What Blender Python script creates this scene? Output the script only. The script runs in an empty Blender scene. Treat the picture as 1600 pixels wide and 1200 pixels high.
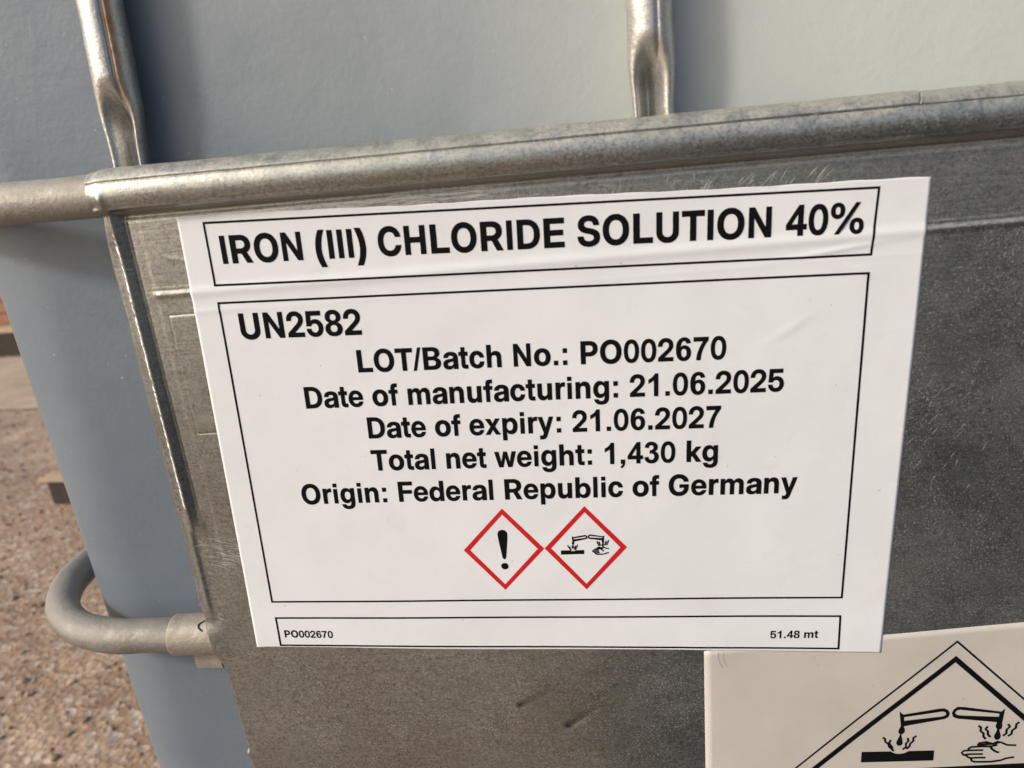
import bpy, bmesh, math, random
import numpy as np
from mathutils import Vector, Matrix
from mathutils.geometry import delaunay_2d_cdt
random.seed(7); rng = np.random.RandomState(7)
R = math.radians
sc = bpy.context.scene
col = sc.collection
Z0 = 0.6                                  # height of the label's top-left corner above the ground

# ------------------------------------------------------------------ camera
cd = bpy.data.cameras.new('camera'); cam = bpy.data.objects.new('camera', cd); col.objects.link(cam)
cd.sensor_width = 36; cd.lens = 26.55; cd.clip_start = 0.01; cd.clip_end = 2000
right = Vector((0.99089305, 0.08866891, -0.10133499)).normalized()
fwd = Vector((-0.11523594, 0.94772426, -0.29755573)).normalized()
up = right.cross(fwd).normalized()
M = Matrix((right, up, -fwd)).transposed().to_4x4()
M.translation = Vector((0.16858739, -0.30479671, 0.01318288 + Z0))
cam.matrix_world = M
cd.dof.use_dof = True; cd.dof.focus_distance = 0.362; cd.dof.aperture_fstop = 10.5
sc.camera = cam

# ------------------------------------------------------------------ world and sun
SUN = Vector((-.72, -.45, .53)).normalized()
w = bpy.data.worlds.new('World'); sc.world = w; w.use_nodes = True
nt = w.node_tree; nt.nodes.clear()
sky = nt.nodes.new('ShaderNodeTexSky'); sky.sky_type = 'NISHITA'; sky.sun_disc = False
sky.sun_elevation = math.asin(SUN.z); sky.sun_rotation = math.atan2(SUN.x, SUN.y)
sky.dust_density = 4.0; sky.air_density = 1.0; sky.ozone_density = 1.0
bg = nt.nodes.new('ShaderNodeBackground'); bg.inputs['Strength'].default_value = 0.15
wo = nt.nodes.new('ShaderNodeOutputWorld')
nt.links.new(sky.outputs[0], bg.inputs['Color']); nt.links.new(bg.outputs[0], wo.inputs['Surface'])
sl = bpy.data.lights.new('sun', 'SUN'); sl.energy = 2.15; sl.angle = R(7); sl.color = (1.0, 0.955, 0.88)
so = bpy.data.objects.new('sun', sl); col.objects.link(so)
so.rotation_euler = SUN.to_track_quat('Z', 'Y').to_euler()
sc.view_settings.view_transform = 'Standard'; sc.view_settings.look = 'None'
sc.view_settings.gamma = 1; sc.view_settings.exposure = 0.1

# ------------------------------------------------------------------ helpers
def tag(o, label=None, cat=None, group=None, kind=None):
    if label: o['label'] = label
    if cat: o['category'] = cat
    if group: o['group'] = group
    if kind: o['kind'] = kind
    return o
def empty(name, loc=(0, 0, 0)):
    o = bpy.data.objects.new(name, None); col.objects.link(o); o.location = loc; o.empty_display_size = .02
    return o
def mesh(name, verts, faces, mat, parent=None, smooth=True, origin=(0, 0, 0)):
    """verts in world metres (z above the ground); stored relative to the parent's location"""
    me = bpy.data.meshes.new(name)
    off = parent_loc(parent)
    if isinstance(verts, np.ndarray): verts = (verts - np.array(off)).tolist()
    else: verts = [(v[0] - off[0], v[1] - off[1], v[2] - off[2]) for v in verts]
    me.from_pydata(verts, [], faces if isinstance(faces, list) else faces.tolist()); me.update()
    if smooth: me.polygons.foreach_set('use_smooth', [True] * len(me.polygons))
    me.materials.append(mat)
    o = bpy.data.objects.new(name, me); col.objects.link(o)
    if parent is not None: o.parent = parent
    return o
def parent_loc(p):
    x = Vector((0, 0, 0))
    while p is not None: x = x + p.location; p = p.parent
    return x
def gridfaces(nr, nc, wrap=False):
    i = np.arange((nr - 1) * nc).reshape(nr - 1, nc)
    if not wrap: i = i[:, :-1]
    i = i.ravel(); r = i // nc; c = i % nc; c2 = (c + 1) % nc
    return np.stack([r * nc + c, r * nc + c2, (r + 1) * nc + c2, (r + 1) * nc + c], 1)
def sstep(a, b, x):
    t = np.clip((x - a) / (b - a), 0, 1); return t * t * (3 - 2 * t)
def box(x0, x1, y0, y1, z0, z1, bev=0.0):
    bm = bmesh.new(); bmesh.ops.create_cube(bm, size=1)
    for v in bm.verts:
        v.co = Vector(((x0 + x1) / 2 + v.co.x * (x1 - x0), (y0 + y1) / 2 + v.co.y * (y1 - y0), (z0 + z1) / 2 + v.co.z * (z1 - z0)))
    if bev: bmesh.ops.bevel(bm, geom=bm.edges[:], offset=bev, segments=2, affect='EDGES')
    vs = [tuple(v.co) for v in bm.verts]; fs = [[v.index for v in f.verts] for f in bm.faces]
    bm.verts.index_update(); fs = [[v.index for v in f.verts] for f in bm.faces]
    bm.free(); return vs, fs

# ------------------------------------------------------------------ materials
def newmat(name):
    m = bpy.data.materials.new(name); m.use_nodes = True
    n = m.node_tree.nodes; l = m.node_tree.links
    return m, n, l, n['Principled BSDF']
def noise(n, l, vec, scale, detail=3, rough=.5, dist=0):
    t = n.new('ShaderNodeTexNoise'); t.inputs['Scale'].default_value = scale
    t.inputs['Detail'].default_value = detail; t.inputs['Roughness'].default_value = rough; t.inputs['Distortion'].default_value = dist
    l.new(vec, t.inputs['Vector']); return t.outputs['Fac']
def ramp(n, l, fac, stops):
    r = n.new('ShaderNodeValToRGB'); el = r.color_ramp.elements
    while len(el) < len(stops): el.new(.5)
    for e, (p, c) in zip(el, stops):
        e.position = p; e.color = (c, c, c, 1) if not isinstance(c, tuple) else c + (1,)
    l.new(fac, r.inputs[0]); return r.outputs[0]
def mapping(n, l, scale=(1, 1, 1), rot=(0, 0, 0)):
    tc = n.new('ShaderNodeTexCoord'); mp = n.new('ShaderNodeMapping')
    mp.inputs['Scale'].default_value = scale; mp.inputs['Rotation'].default_value = rot
    l.new(tc.outputs['Object'], mp.inputs['Vector']); return mp.outputs[0]
def mix(n, l, fac, a, b, mode='MIX'):
    m = n.new('ShaderNodeMix'); m.data_type = 'RGBA'; m.blend_type = mode
    for s, v in ((m.inputs[0], fac), (m.inputs[6], a), (m.inputs[7], b)):
        if hasattr(v, 'links'): l.new(v, s)
        elif isinstance(v, (int, float)): s.default_value = v
        else: s.default_value = tuple(v) + (1,)
    return m.outputs[2]
def math_(n, l, op, a, b=0.0):
    m = n.new('ShaderNodeMath'); m.operation = op
    for s, v in ((m.inputs[0], a), (m.inputs[1], b)):
        if hasattr(v, 'links'): l.new(v, s)
        else: s.default_value = v
    return m.outputs[0]
def bump(n, l, b, h, strength, dist=.0005, normal=None):
    t = n.new('ShaderNodeBump'); t.inputs['Strength'].default_value = strength; t.inputs['Distance'].default_value = dist
    l.new(h, t.inputs['Height'])
    if normal is not None: l.new(normal, t.inputs['Normal'])
    if b is not None: l.new(t.outputs[0], b.inputs['Normal'])
    return t.outputs[0]

def galvanised(name, base=(.40, .385, .355), dust=(.30, .26, .21), metal=.8, rough=.42, brown_stripe=False, speck=1.0, dustamt=.75, sun_grime=(.50, .475, .40), oxide=False, lines=.12, grain=.35):
    m, n, l, b = newmat(name)
    v = mapping(n, l)
    big = noise(n, l, v, 14, 5, .6)
    mid = noise(n, l, v, 130, 6, .65)
    fine = noise(n, l, v, 1100, 3, .6)
    vh = mapping(n, l, (60, 60, 900))
    brushed = noise(n, l, vh, 1, 3, .6)
    c = mix(n, l, ramp(n, l, mid, [(.35, 0.), (.7, 1.)]), tuple(x * (.92 if oxide else .80) for x in base), base)
    c = mix(n, l, math_(n, l, 'MULTIPLY', ramp(n, l, fine, [(.38, 0.), (.72, 1.)]), .55 * speck), c, tuple(min(1, x * 1.6) for x in base))
    c = mix(n, l, math_(n, l, 'MULTIPLY', ramp(n, l, fine, [(.30, 1.), (.45, 0.)]), .5 * speck), c, tuple(x * .45 for x in base))
    c = mix(n, l, math_(n, l, 'MULTIPLY', ramp(n, l, brushed, [(.35, 1.), (.55, 0.)]), lines * .9), c, tuple(x * .5 for x in base))
    dm = ramp(n, l, big, [(.40, 0.), (.68, 1.)])
    dm = math_(n, l, 'MULTIPLY', dm, dustamt)
    c = mix(n, l, dm, c, dust)
    # pale dust on upward-facing metal, with sunlight from above painted in
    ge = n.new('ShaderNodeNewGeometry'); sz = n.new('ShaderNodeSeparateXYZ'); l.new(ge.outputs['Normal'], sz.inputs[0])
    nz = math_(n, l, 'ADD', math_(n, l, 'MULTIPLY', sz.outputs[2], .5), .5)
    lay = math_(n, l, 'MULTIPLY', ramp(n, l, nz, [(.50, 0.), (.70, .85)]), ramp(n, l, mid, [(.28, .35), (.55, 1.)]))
    c = mix(n, l, lay, c, sun_grime)
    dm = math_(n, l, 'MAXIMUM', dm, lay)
    if brown_stripe:
        at = n.new('ShaderNodeAttribute'); at.attribute_name = 'brown_stripe'
        rm = math_(n, l, 'MULTIPLY', at.outputs['Fac'], ramp(n, l, mid, [(.3, .5), (.6, 1.)]))
        c = mix(n, l, rm, c, (.33, .17, .07))
    l.new(c, b.inputs['Base Color'])
    mt = math_(n, l, 'SUBTRACT', metal, math_(n, l, 'MULTIPLY', dm, .6))
    if oxide:
        # tiny dull oxide specks all over the sheet, and faint cloudy handling marks
        ox = noise(n, l, v, 1050, 1, .5); om = ramp(n, l, ox, [(.57, 0.), (.70, 1.)])
        gr = noise(n, l, v, 620, 3, .7)
        c = mix(n, l, ramp(n, l, gr, [(.30, .65), (.55, 0.)]), c, (.13, .13, .12))
        hue = noise(n, l, v, 38, 4, .6)
        c = mix(n, l, ramp(n, l, hue, [(.42, 0.), (.6, .45)]), c, (.30, .33, .28))
        st = n.new('ShaderNodeAttribute'); st.attribute_name = 'stain_shade'
        om = math_(n, l, 'MULTIPLY', om, ramp(n, l, noise(n, l, v, 45, 3, .6), [(.35, .25), (.65, .8)]))
        c = mix(n, l, om, c, (.42, .42, .41)); mt = math_(n, l, 'SUBTRACT', mt, math_(n, l, 'MULTIPLY', om, .40))
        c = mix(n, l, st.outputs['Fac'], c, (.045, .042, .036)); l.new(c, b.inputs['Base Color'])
    l.new(mt, b.inputs['Metallic'])
    rg = math_(n, l, 'ADD', rough - .12, math_(n, l, 'MULTIPLY', mid, .26))
    rg = math_(n, l, 'ADD', rg, math_(n, l, 'MULTIPLY', dm, .15)); l.new(rg, b.inputs['Roughness'])
    nb = bump(n, l, None, fine, .35, .00012)
    nb = bump(n, l, None, brushed, lines, .00018, nb)
    nb = bump(n, l, None, mid, .12 if oxide else grain, .0007, nb)
    if grain > .4: nb = bump(n, l, None, noise(n, l, v, 420, 4, .7), .5, .0004, nb)
    l.new(nb, b.inputs['Normal'])
    return m
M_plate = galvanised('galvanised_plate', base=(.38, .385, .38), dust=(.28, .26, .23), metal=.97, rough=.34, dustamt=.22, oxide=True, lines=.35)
M_tube = galvanised('galvanised_tube', base=(.33, .315, .29), dust=(.25, .22, .18), metal=.75, rough=.54, brown_stripe=True, speck=.8, sun_grime=(.34, .31, .265), grain=.7)
M_upright = galvanised('galvanised_upright', base=(.56, .555, .53), dust=(.42, .39, .34), metal=.95, rough=.36, brown_stripe=True, speck=.8, sun_grime=(.45, .43, .38), lines=.0, grain=.5, dustamt=.35)
M_loop = galvanised('galvanised_loop', base=(.27, .26, .24), dust=(.21, .19, .16), metal=.75, rough=.52, speck=.9, sun_grime=(.26, .24, .205), grain=.9)
M_sleeve = galvanised('galvanised_sleeve', base=(.36, .34, .295), dust=(.29, .25, .20), sun_grime=(.30, .27, .22), metal=.75, rough=.48, speck=.8, grain=.8)

M_scratch, n, l, b = newmat('bare_scratched_metal')
b.inputs['Base Color'].default_value = (.66, .65, .63, 1); b.inputs['Metallic'].default_value = .35; b.inputs['Roughness'].default_value = .35
M_dark, n, l, b = newmat('dark_mark')
b.inputs['Base Color'].default_value = (.012, .011, .010, 1); b.inputs['Roughness'].default_value = .6

M_bottle, n, l, b = newmat('blue_grey_plastic')
v = mapping(n, l); vs_ = mapping(n, l, (90, 90, 800)); vs2 = mapping(n, l, (25, 25, 420), (0, .12, 0))
cl = ramp(n, l, noise(n, l, v, 9, 4, .6), [(.3, (.122, .152, .188)), (.7, (.152, .184, .218))])
# light growing towards the upper right of the wall, painted into the colour
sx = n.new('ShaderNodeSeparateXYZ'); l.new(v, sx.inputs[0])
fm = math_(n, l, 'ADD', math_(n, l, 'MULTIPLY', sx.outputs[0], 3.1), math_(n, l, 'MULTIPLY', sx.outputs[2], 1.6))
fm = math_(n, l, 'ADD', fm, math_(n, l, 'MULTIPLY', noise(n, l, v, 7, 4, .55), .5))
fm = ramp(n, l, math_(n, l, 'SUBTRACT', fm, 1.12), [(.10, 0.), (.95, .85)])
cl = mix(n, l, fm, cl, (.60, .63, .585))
sw = ramp(n, l, noise(n, l, vs_, 1, 4, .6), [(.66, 0.), (.78, 1.)])
cl = mix(n, l, math_(n, l, 'MULTIPLY', sw, .12), cl, (.50, .53, .54))
sp = ramp(n, l, noise(n, l, v, 420, 2, .5), [(.745, 0.), (.77, 1.)])
cl = mix(n, l, math_(n, l, 'MULTIPLY', sp, .3), cl, (.6, .6, .58))
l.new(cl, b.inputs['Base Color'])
b.inputs['Roughness'].default_value = .40; b.inputs['IOR'].default_value = 1.5
b.inputs['Subsurface Weight'].default_value = .0
nb = bump(n, l, None, noise(n, l, vs2, 1, 4, .6), .12, .0004)
nb = bump(n, l, None, noise(n, l, v, 300, 4, .6), .40, .0004, nb)
nb = bump(n, l, None, noise(n, l, v, 30, 2, .5), .5, .0012, nb)
l.new(nb, b.inputs['Normal'])

def paper(name, c0, c1, rough):
    m, n, l, b = newmat(name)
    v = mapping(n, l)
    c = ramp(n, l, noise(n, l, v, 22, 5, .6), [(.35, c0), (.65, c1)])
    sp = ramp(n, l, noise(n, l, v, 330, 2, .5), [(.735, 0.), (.765, 1.)])
    c = mix(n, l, math_(n, l, 'MULTIPLY', sp, .5), c, (.30, .26, .20))
    sm_ = ramp(n, l, noise(n, l, v, 55, 6, .75, 1.5), [(.56, 0.), (.78, 1.)])
    c = mix(n, l, math_(n, l, 'MULTIPLY', sm_, .16), c, (.45, .40, .33))
    l.new(c, b.inputs['Base Color']); b.inputs['Roughness'].default_value = rough
    b.inputs['Subsurface Weight'].default_value = 0
    nb = bump(n, l, None, noise(n, l, v, 26, 3, .5), .35, .0018)
    nb = bump(n, l, None, noise(n, l, v, 700, 3, .6), .06, .0002, nb)
    l.new(nb, b.inputs['Normal'])
    return m
M_paper = paper('white_label_paper', (.700, .712, .725), (.740, .752, .765), .42)
M_vinyl = paper('white_sticker_vinyl', (.475, .445, .400), (.535, .50, .455), .42)
M_ink, n, l, b = newmat('black_ink')
b.inputs['Base Color'].default_value = (.006, .0055, .006, 1); b.inputs['Roughness'].default_value = .5; b.inputs['Specular IOR Level'].default_value = .06
M_red, n, l, b = newmat('red_ink')
l.new(ramp(n, l, noise(n, l, mapping(n, l), 150, 3, .6), [(.3, (.50, .010, .014)), (.7, (.57, .014, .018))]), b.inputs['Base Color'])
b.inputs['Roughness'].default_value = .5; b.inputs['Specular IOR Level'].default_value = .25
M_smudge, n, l, b = newmat('grey_smudge')
b.inputs['Base Color'].default_value = (.33, .31, .29, 1); b.inputs['Roughness'].default_value = .7

# ground: worn concrete with stone chips
M_ground, n, l, b = newmat('stony_ground')
v = mapping(n, l)
vo = n.new('ShaderNodeTexVoronoi'); vo.inputs['Scale'].default_value = 110; vo.inputs['Randomness'].default_value = 1
wv = n.new('ShaderNodeVectorMath'); wv.operation = 'ADD'
nn = n.new('ShaderNodeTexNoise'); nn.inputs['Scale'].default_value = 60; l.new(v, nn.inputs['Vector'])
sv = n.new('ShaderNodeVectorMath'); sv.operation = 'SCALE'; sv.inputs['Scale'].default_value = .012
l.new(nn.outputs['Color'], sv.inputs[0]); l.new(v, wv.inputs[0]); l.new(sv.outputs[0], wv.inputs[1]); l.new(wv.outputs[0], vo.inputs['Vector'])
sep = n.new('ShaderNodeSeparateColor'); l.new(vo.outputs['Color'], sep.inputs[0])
chips = ramp(n, l, sep.outputs[0], [(0., (.12, .070, .042)), (.35, (.29, .185, .115)), (.7, (.46, .315, .205)), (.92, (.62, .54, .45)), (1., (.72, .66, .58))])
big = noise(n, l, v, 4.5, 6, .7, .6)
patch = ramp(n, l, big, [(.35, (.19, .12, .075)), (.55, (.37, .25, .165)), (.75, (.62, .47, .33))])
c = mix(n, l, .60, chips, patch)
fn = noise(n, l, v, 500, 4, .7)
c = mix(n, l, .45, c, ramp(n, l, fn, [(.3, .25), (.7, .75)]), 'OVERLAY')
l.new(c, b.inputs['Base Color']); b.inputs['Roughness'].default_value = .85
nb = bump(n, l, None, vo.outputs['Distance'], .5, .006)
nb = bump(n, l, None, fn, .5, .002, nb); l.new(nb, b.inputs['Normal'])
M_path, n, l, b = newmat('pale_concrete')
l.new(ramp(n, l, noise(n, l, mapping(n, l), 8, 6, .7), [(.3, (.33, .235, .155)), (.7, (.50, .39, .28))]), b.inputs['Base Color']); b.inputs['Roughness'].default_value = .85
M_shade_wood, n, l, b = newmat('shade_black_wood')  # near-black colour paints in the shade under the deck boards
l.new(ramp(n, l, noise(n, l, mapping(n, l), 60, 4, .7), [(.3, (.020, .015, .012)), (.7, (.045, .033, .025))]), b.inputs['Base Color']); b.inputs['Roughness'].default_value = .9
M_added_dark, n, l, b = newmat('dark_reflection_surface')
l.new(ramp(n, l, noise(n, l, mapping(n, l), 120, 4, .7), [(.3, (.030, .029, .028)), (.7, (.065, .060, .055))]), b.inputs['Base Color']); b.inputs['Roughness'].default_value = .8
M_wood, n, l, b = newmat('weathered_wood')
v = mapping(n, l, (6, 80, 80))
l.new(ramp(n, l, noise(n, l, v, 1, 5, .6), [(.3, (.34, .24, .15)), (.7, (.50, .38, .26))]), b.inputs['Base Color']); b.inputs['Roughness'].default_value = .8
M_orange, n, l, b = newmat('orange_brown_board')
l.new(ramp(n, l, noise(n, l, mapping(n, l), 30, 5, .6), [(.3, (.22, .095, .05)), (.7, (.32, .15, .09))]), b.inputs['Base Color']); b.inputs['Roughness'].default_value = .8

# ------------------------------------------------------------------ ground
gx = np.array([-60, -20, -8, -4, -2, -1, 0, 1, 2, 4, 8, 20, 60.]); gy = gx.copy()
V = np.array([(x, y, .0) for y in gy for x in gx]); tag(mesh('ground', V, gridfaces(13, 13), M_ground, smooth=False), kind='structure')

# ------------------------------------------------------------------ plastic tank
def tank_profile():
    xl, yf, r = -.146, .0305, .058
    P = [(xl + .004, 1.15), (xl + .001, .9), (xl, .6), (xl, .35), (xl, yf + r + .06)]
    for a in np.linspace(0, math.pi / 2, 26):
        P.append((xl + r - r * math.cos(a), yf + r - r * math.sin(a)))
    xs = list(np.linspace(xl + r + .004, .9, 60))
    P += [(x, yf) for x in xs]
    for a in np.linspace(0, math.pi / 2, 10)[1:]: P.append((.9 + r * math.sin(a), yf + r - r * math.cos(a)))
    P += [(.9 + r, .6), (.9 + r, 1.15)]
    return P
P = tank_profile(); zs = list(np.linspace(.02, .94, 70))
V = []
for z in zs:
    e = 0.0
    if z < .06: e = (.06 - z)
    if z > .88: e = (z - .88)
    for x, y in P:
        cx, cy = .35, .6
        s = 1 - e * 1.2
        yy = y
        if y < .05: yy = y + .0008 * math.sin(x * 9 + 1) * math.cos(z * 7) 
        lean = (z - Z0) * .032
        V.append((cx + (x - cx) * s - (lean if x < 0 else 0), cy + (yy - cy) * s, z))
V = np.array(V); F = gridfaces(len(zs), len(P)).tolist()
F.append(list(range((len(zs) - 1) * len(P), len(zs) * len(P))))      # top cap
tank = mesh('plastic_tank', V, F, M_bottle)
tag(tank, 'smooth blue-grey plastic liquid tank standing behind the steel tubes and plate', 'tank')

# ------------------------------------------------------------------ steel cage
cage = empty('steel_cage', (0, 0.02, 0))
tag(cage, 'galvanised steel tube cage with a sheet metal plate around the grey plastic tank', 'tank cage')
YC, RT = .002, .0088
def sweep(path, rad, nseg=28, prof=None):
    """path: (N,3) centre points; returns vertices/faces of a tube. prof(i, ang)->radius"""
    path = np.array(path, float); N = len(path)
    T = np.gradient(path, axis=0); T /= np.linalg.norm(T, axis=1)[:, None]
    ref = np.array([0, 0, 1.]) if abs(T[0][2]) < .9 else np.array([0, 1., 0])
    V = []
    for i in range(N):
        a = np.cross(T[i], ref); a /= np.linalg.norm(a); bb = np.cross(a, T[i])
        for k in range(nseg):
            t = 2 * math.pi * k / nseg; r = rad if prof is None else prof(i, t)
            V.append(path[i] + r * (a * math.cos(t) + bb * math.sin(t)))
    return np.array(V), gridfaces(N, nseg, True)
def corner_path(zc, slope, x_end, xb, Rb, back=.9, YC=.002):
    p = [(xb - Rb, y, zc) for y in np.linspace(back, YC + Rb + .01, 14)]
    for a in np.linspace(math.pi / 2, 0, 24): p.append((xb - Rb * math.sin(a), YC + Rb * (1 - math.cos(a)), zc))
    p += [(x, YC, zc) for x in np.linspace(xb + .004, x_end, 60)]
    return [(x, y, z + Z0 - slope * max(x, -.12)) for x, y, z in p]
def lumpy(path, seed, amp=.00018):
    r = np.random.RandomState(seed); ph = r.rand(6) * 6.3
    q = np.array(path); S = np.concatenate([[0], np.cumsum(np.linalg.norm(np.diff(q, axis=0), axis=1))]) * 1000
    def f(i, t):
        u = S[i]
        return RT + amp * (math.sin(u * .11 + ph[0] + 2 * t) + .7 * math.sin(u * .19 + ph[1] - t) + .5 * math.sin(3 * t + ph[2] + u * .07))
    return f
up_path = corner_path(.0110, .012, .9, -.072, .088)
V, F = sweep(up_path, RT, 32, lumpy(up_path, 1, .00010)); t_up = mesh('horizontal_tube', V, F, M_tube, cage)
tag(t_up, 'upper horizontal tube bending round the tank corner')
lo_path = corner_path(-.2072, .0, -.033, -.080, .076, YC=.0085)
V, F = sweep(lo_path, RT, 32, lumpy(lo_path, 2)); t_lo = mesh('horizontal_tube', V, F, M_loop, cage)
tag(t_lo, 'lower horizontal tube curving round the tank corner into the plate')
def set_brown_stripe(o, vals):
    a = o.data.attributes.new('brown_stripe', 'FLOAT', 'POINT'); a.data.foreach_set('value', vals)
for o in (t_up, t_lo): set_brown_stripe(o, [0.0] * len(o.data.vertices))

def vtube(xc, dz_top, narrow, seed, stripe_amt, twist, lean=0.0):
    """vertical tube with the pressed hollow just above its crossing with the bar"""
    zz = np.concatenate([np.linspace(-.58, -.23, 10), np.linspace(-.22, -.03, 10), np.linspace(-.02, .12, 141), np.linspace(.13, .34, 20)])
    nseg = 96; V = []; brown_stripe = []
    yc = .0205
    for z in zz:
        k = sstep(dz_top, dz_top - .022, z) * sstep(-.03, -.01, z)       # 1 inside the hollow
        kn = sstep(dz_top + .012, .018, z) * sstep(-.06, -.02, z)
        for j in range(nseg):
            t = 2 * math.pi * j / nseg                                   # 0 = towards the front
            tt = (t + math.pi) % (2 * math.pi) - math.pi + twist
            bl = math.exp(-((z - dz_top + .012) / .013) ** 2)
            rx = RT * (1 - narrow * kn + .09 * bl + .012 * math.sin(z * 260 + seed)); ry = RT * (1 - .10 * kn)
            d = .0122 * k * math.exp(-(tt / .56) ** 2) + .0010 * k * math.exp(-((tt + .1) / .22) ** 2)
            # long crease running up out of the hollow
            cr = .0
            if stripe_amt:
                cr = .0016 * min(1, .35 + stripe_amt) * math.exp(-((tt - .42) / .09) ** 2) * sstep(dz_top - .03, dz_top, z)
            x = xc + (rx - cr) * math.sin(t) + lean * max(z - .02, 0); y = yc - (ry - cr) * math.cos(t) + d
            V.append((x, y, z + Z0))
            brown_stripe.append(float(stripe_amt * sstep(.40, .52, tt) * sstep(1.0, .72, tt) * sstep(dz_top - .03, dz_top + .012, z)))  # orange-brown stripe beside the crease
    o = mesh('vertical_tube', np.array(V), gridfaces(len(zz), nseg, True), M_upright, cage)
    set_brown_stripe(o, brown_stripe); return o
tag(vtube(-.0262, .058, .18, 3, 1.0, -.1, .05), 'left vertical tube with an orange-brown striped crease above its pressed hollow')
tag(vtube(.1975, .050, .09, 4, .25, .16, .0), 'right vertical tube with a pressed hollow above the bar')

# ---- sheet metal plate: sheath over the bar, rolled left edge, embossed ridge and panel
RS = .0100
def plate_edge(z):                       # left outline of the plate, mm
    e = -33.6 + 0 * z
    e = e - .9 * sstep(-198, -180, z) + 2.0 * sstep(-20, 8, z)
    e = np.where(z < -212, -33.6 + 4.3 * sstep(-214, -224, z), e)
    e = e + 0.9 * sstep(-222, -285, z) - 2.0 * np.exp(-((z + 277) / 2.2) ** 2)
    return e + .16 * np.sin(z * .11) + .05 * np.sin(z * .43 + 1)
def relief(x, z):
    """forward height of the sheet in mm at x, z (mm)"""
    fade = sstep(-152, -128, z); fl = sstep(6.0, 1.0, z) * .55 + .45
    h = 1.75 * np.exp(-((x + 27.7) / 1.35) ** 2) * fade
    h += 1.1 * np.exp(-((x + 29.2) / 1.5) ** 2) * (1 - fade) * sstep(-200, -180, z)
    h -= 1.15 * np.exp(-((x + 23.9) / 1.3) ** 2) * fade
    h += 1.5 * sstep(-20, 3, z) * sstep(-22.0, -27, x)
    h += 1.9 * np.exp(-((z + 205) / 8.5) ** 4) * sstep(-18, -33.5, x)
    h -= 0.5 * (1 - sstep(-18.4, -16.4, x - 1.5 * sstep(-60, -130, z))) * sstep(-200, -150, z)
    # long embossed ridge
    zr = -31.8 - .003 * x
    on = sstep(-21, -15, x)
    h += on * (.50 * np.exp(-((z - zr) / 1.3) ** 2) + .08 * np.exp(-((z - zr - 2.8) / .6) ** 2))
    h += .2 * np.exp(-((x + 15.5) / 2.0) ** 2) * np.exp(-((z - zr) / 1.3) ** 2)
    # raised panel with crisp corners, its left side dying away in the middle
    pan = sstep(-13.9, -13.2, x) * sstep(-95.9, -95.1, z) * sstep(-40.6, -41.4, z)
    side = 1 - (1 - sstep(-13.9, -13.2, x)) * 0
    lip = np.exp(-((x + 13.6) / .5) ** 2) * sstep(-96, -95, z) * sstep(-40, -41, z) * (sstep(-56, -50, z) + sstep(-83, -90, z))
    lip += np.exp(-((z + 41.0) / .5) ** 2) * sstep(-14, -13, x) + np.exp(-((z + 95.6) / .5) ** 2) * sstep(-14, -13, x)
    w_ = sstep(90, 70, x)
    h += (.12 * pan - .16 * lip) * w_
    # top channel under the bar
    h -= 1.0 * np.exp(-((z - 1.6 + .012 * x) / 1.3) ** 2) * sstep(-26, -22, x)
    # knocks below the label
    for (cx, cz, L, a, dpt) in ((141, -262.6, 24, .62, 1.5), (118, -248.7, 30, .45, .9)):
        ca, sa = math.cos(a), math.sin(a); u = (x - cx) * ca + (z - cz) * sa; q = -(x - cx) * sa + (z - cz) * ca
        h -= .45 * dpt * np.exp(-(q / 1.9) ** 2) * sstep(-1.2, .6, u) * np.exp(-np.clip(u, 0, None) / (L * .42))
    h += .35 * np.sin(x * .018 + .6) * np.sin(z * .021 + .4) + .10 * np.sin(x * .06 + z * .045)
    # hairline buckle near the upper left of the label
    h += .22 * np.exp(-((z + 17 + .25 * (x + 6)) / .7) ** 2) * np.exp(-((x + 4) / 6) ** 2)
    return h
xs = np.concatenate([np.linspace(0, 1, 34) * 14 - 34, np.arange(-19.5, -8, .3), np.arange(-8, 110, 1.2), np.arange(110, 175, .6), np.arange(175, 288, 1.4),
                     np.arange(288, 291.5, .12), np.arange(291.5, 420, 1.6)])
s_phi = np.radians(np.concatenate([np.arange(150, 36, -4), np.arange(36, 22, -1.), np.arange(22, -31, -2.6)]))
zflat = np.concatenate([np.arange(2.4, -8, -.3), np.arange(-8, -28, -.8), np.arange(-28, -36, -.35), np.arange(-36, -39.8, -.8), np.arange(-39.8, -42.2, -.2), np.arange(-42.2, -94.6, -1.2),
                        np.arange(-94.6, -96.8, -.2), np.arange(-96.8, -235, -1.5), np.arange(-235, -275, -.6), np.arange(-275, -345, -1.5)])
zf_ = [zflat[0]]
for z_ in zflat[1:]:
    if z_ < zf_[-1] - .08: zf_.append(z_)
zflat = np.array(zf_)
xs = np.array([a for i, a in enumerate(xs) if i == 0 or a > xs[i - 1] + .03])
rows = []
for ph in s_phi:
    x = xs; zc = (11.0 - .012 * x); r = RS * 1000 + 0 * x
    deg = math.degrees(ph)
    r = r - .35 * math.exp(-((deg - 31) / 1.6) ** 2) + .25 * (1 / (1 + math.exp(-(deg - 31) / 1.2)))
    if deg > 34: r = r - 1.0 * np.exp(-((x - 289.7 - .05 * (deg - 60)) / .22) ** 2) + .28 * (x < 289.7)
    if deg < 29: r = r + .035 * np.sin(x * 5.2) * math.exp(-((deg - 22) / 9) ** 2)
    r = r - .85 * sstep(-27.5, -32.5, x)
    r = r + .8 * np.exp(-((x + 27.4) / 1.9) ** 2) * sstep(14, -12, deg)
    r = r + .07 * np.sin(x * .11 + ph * 2) + .05 * np.sin(x * .31 + ph)
    rows.append(np.stack([x, YC * 1000 - r * math.cos(ph), zc + r * math.sin(ph)], 1))
ph = s_phi[-1]
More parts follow.
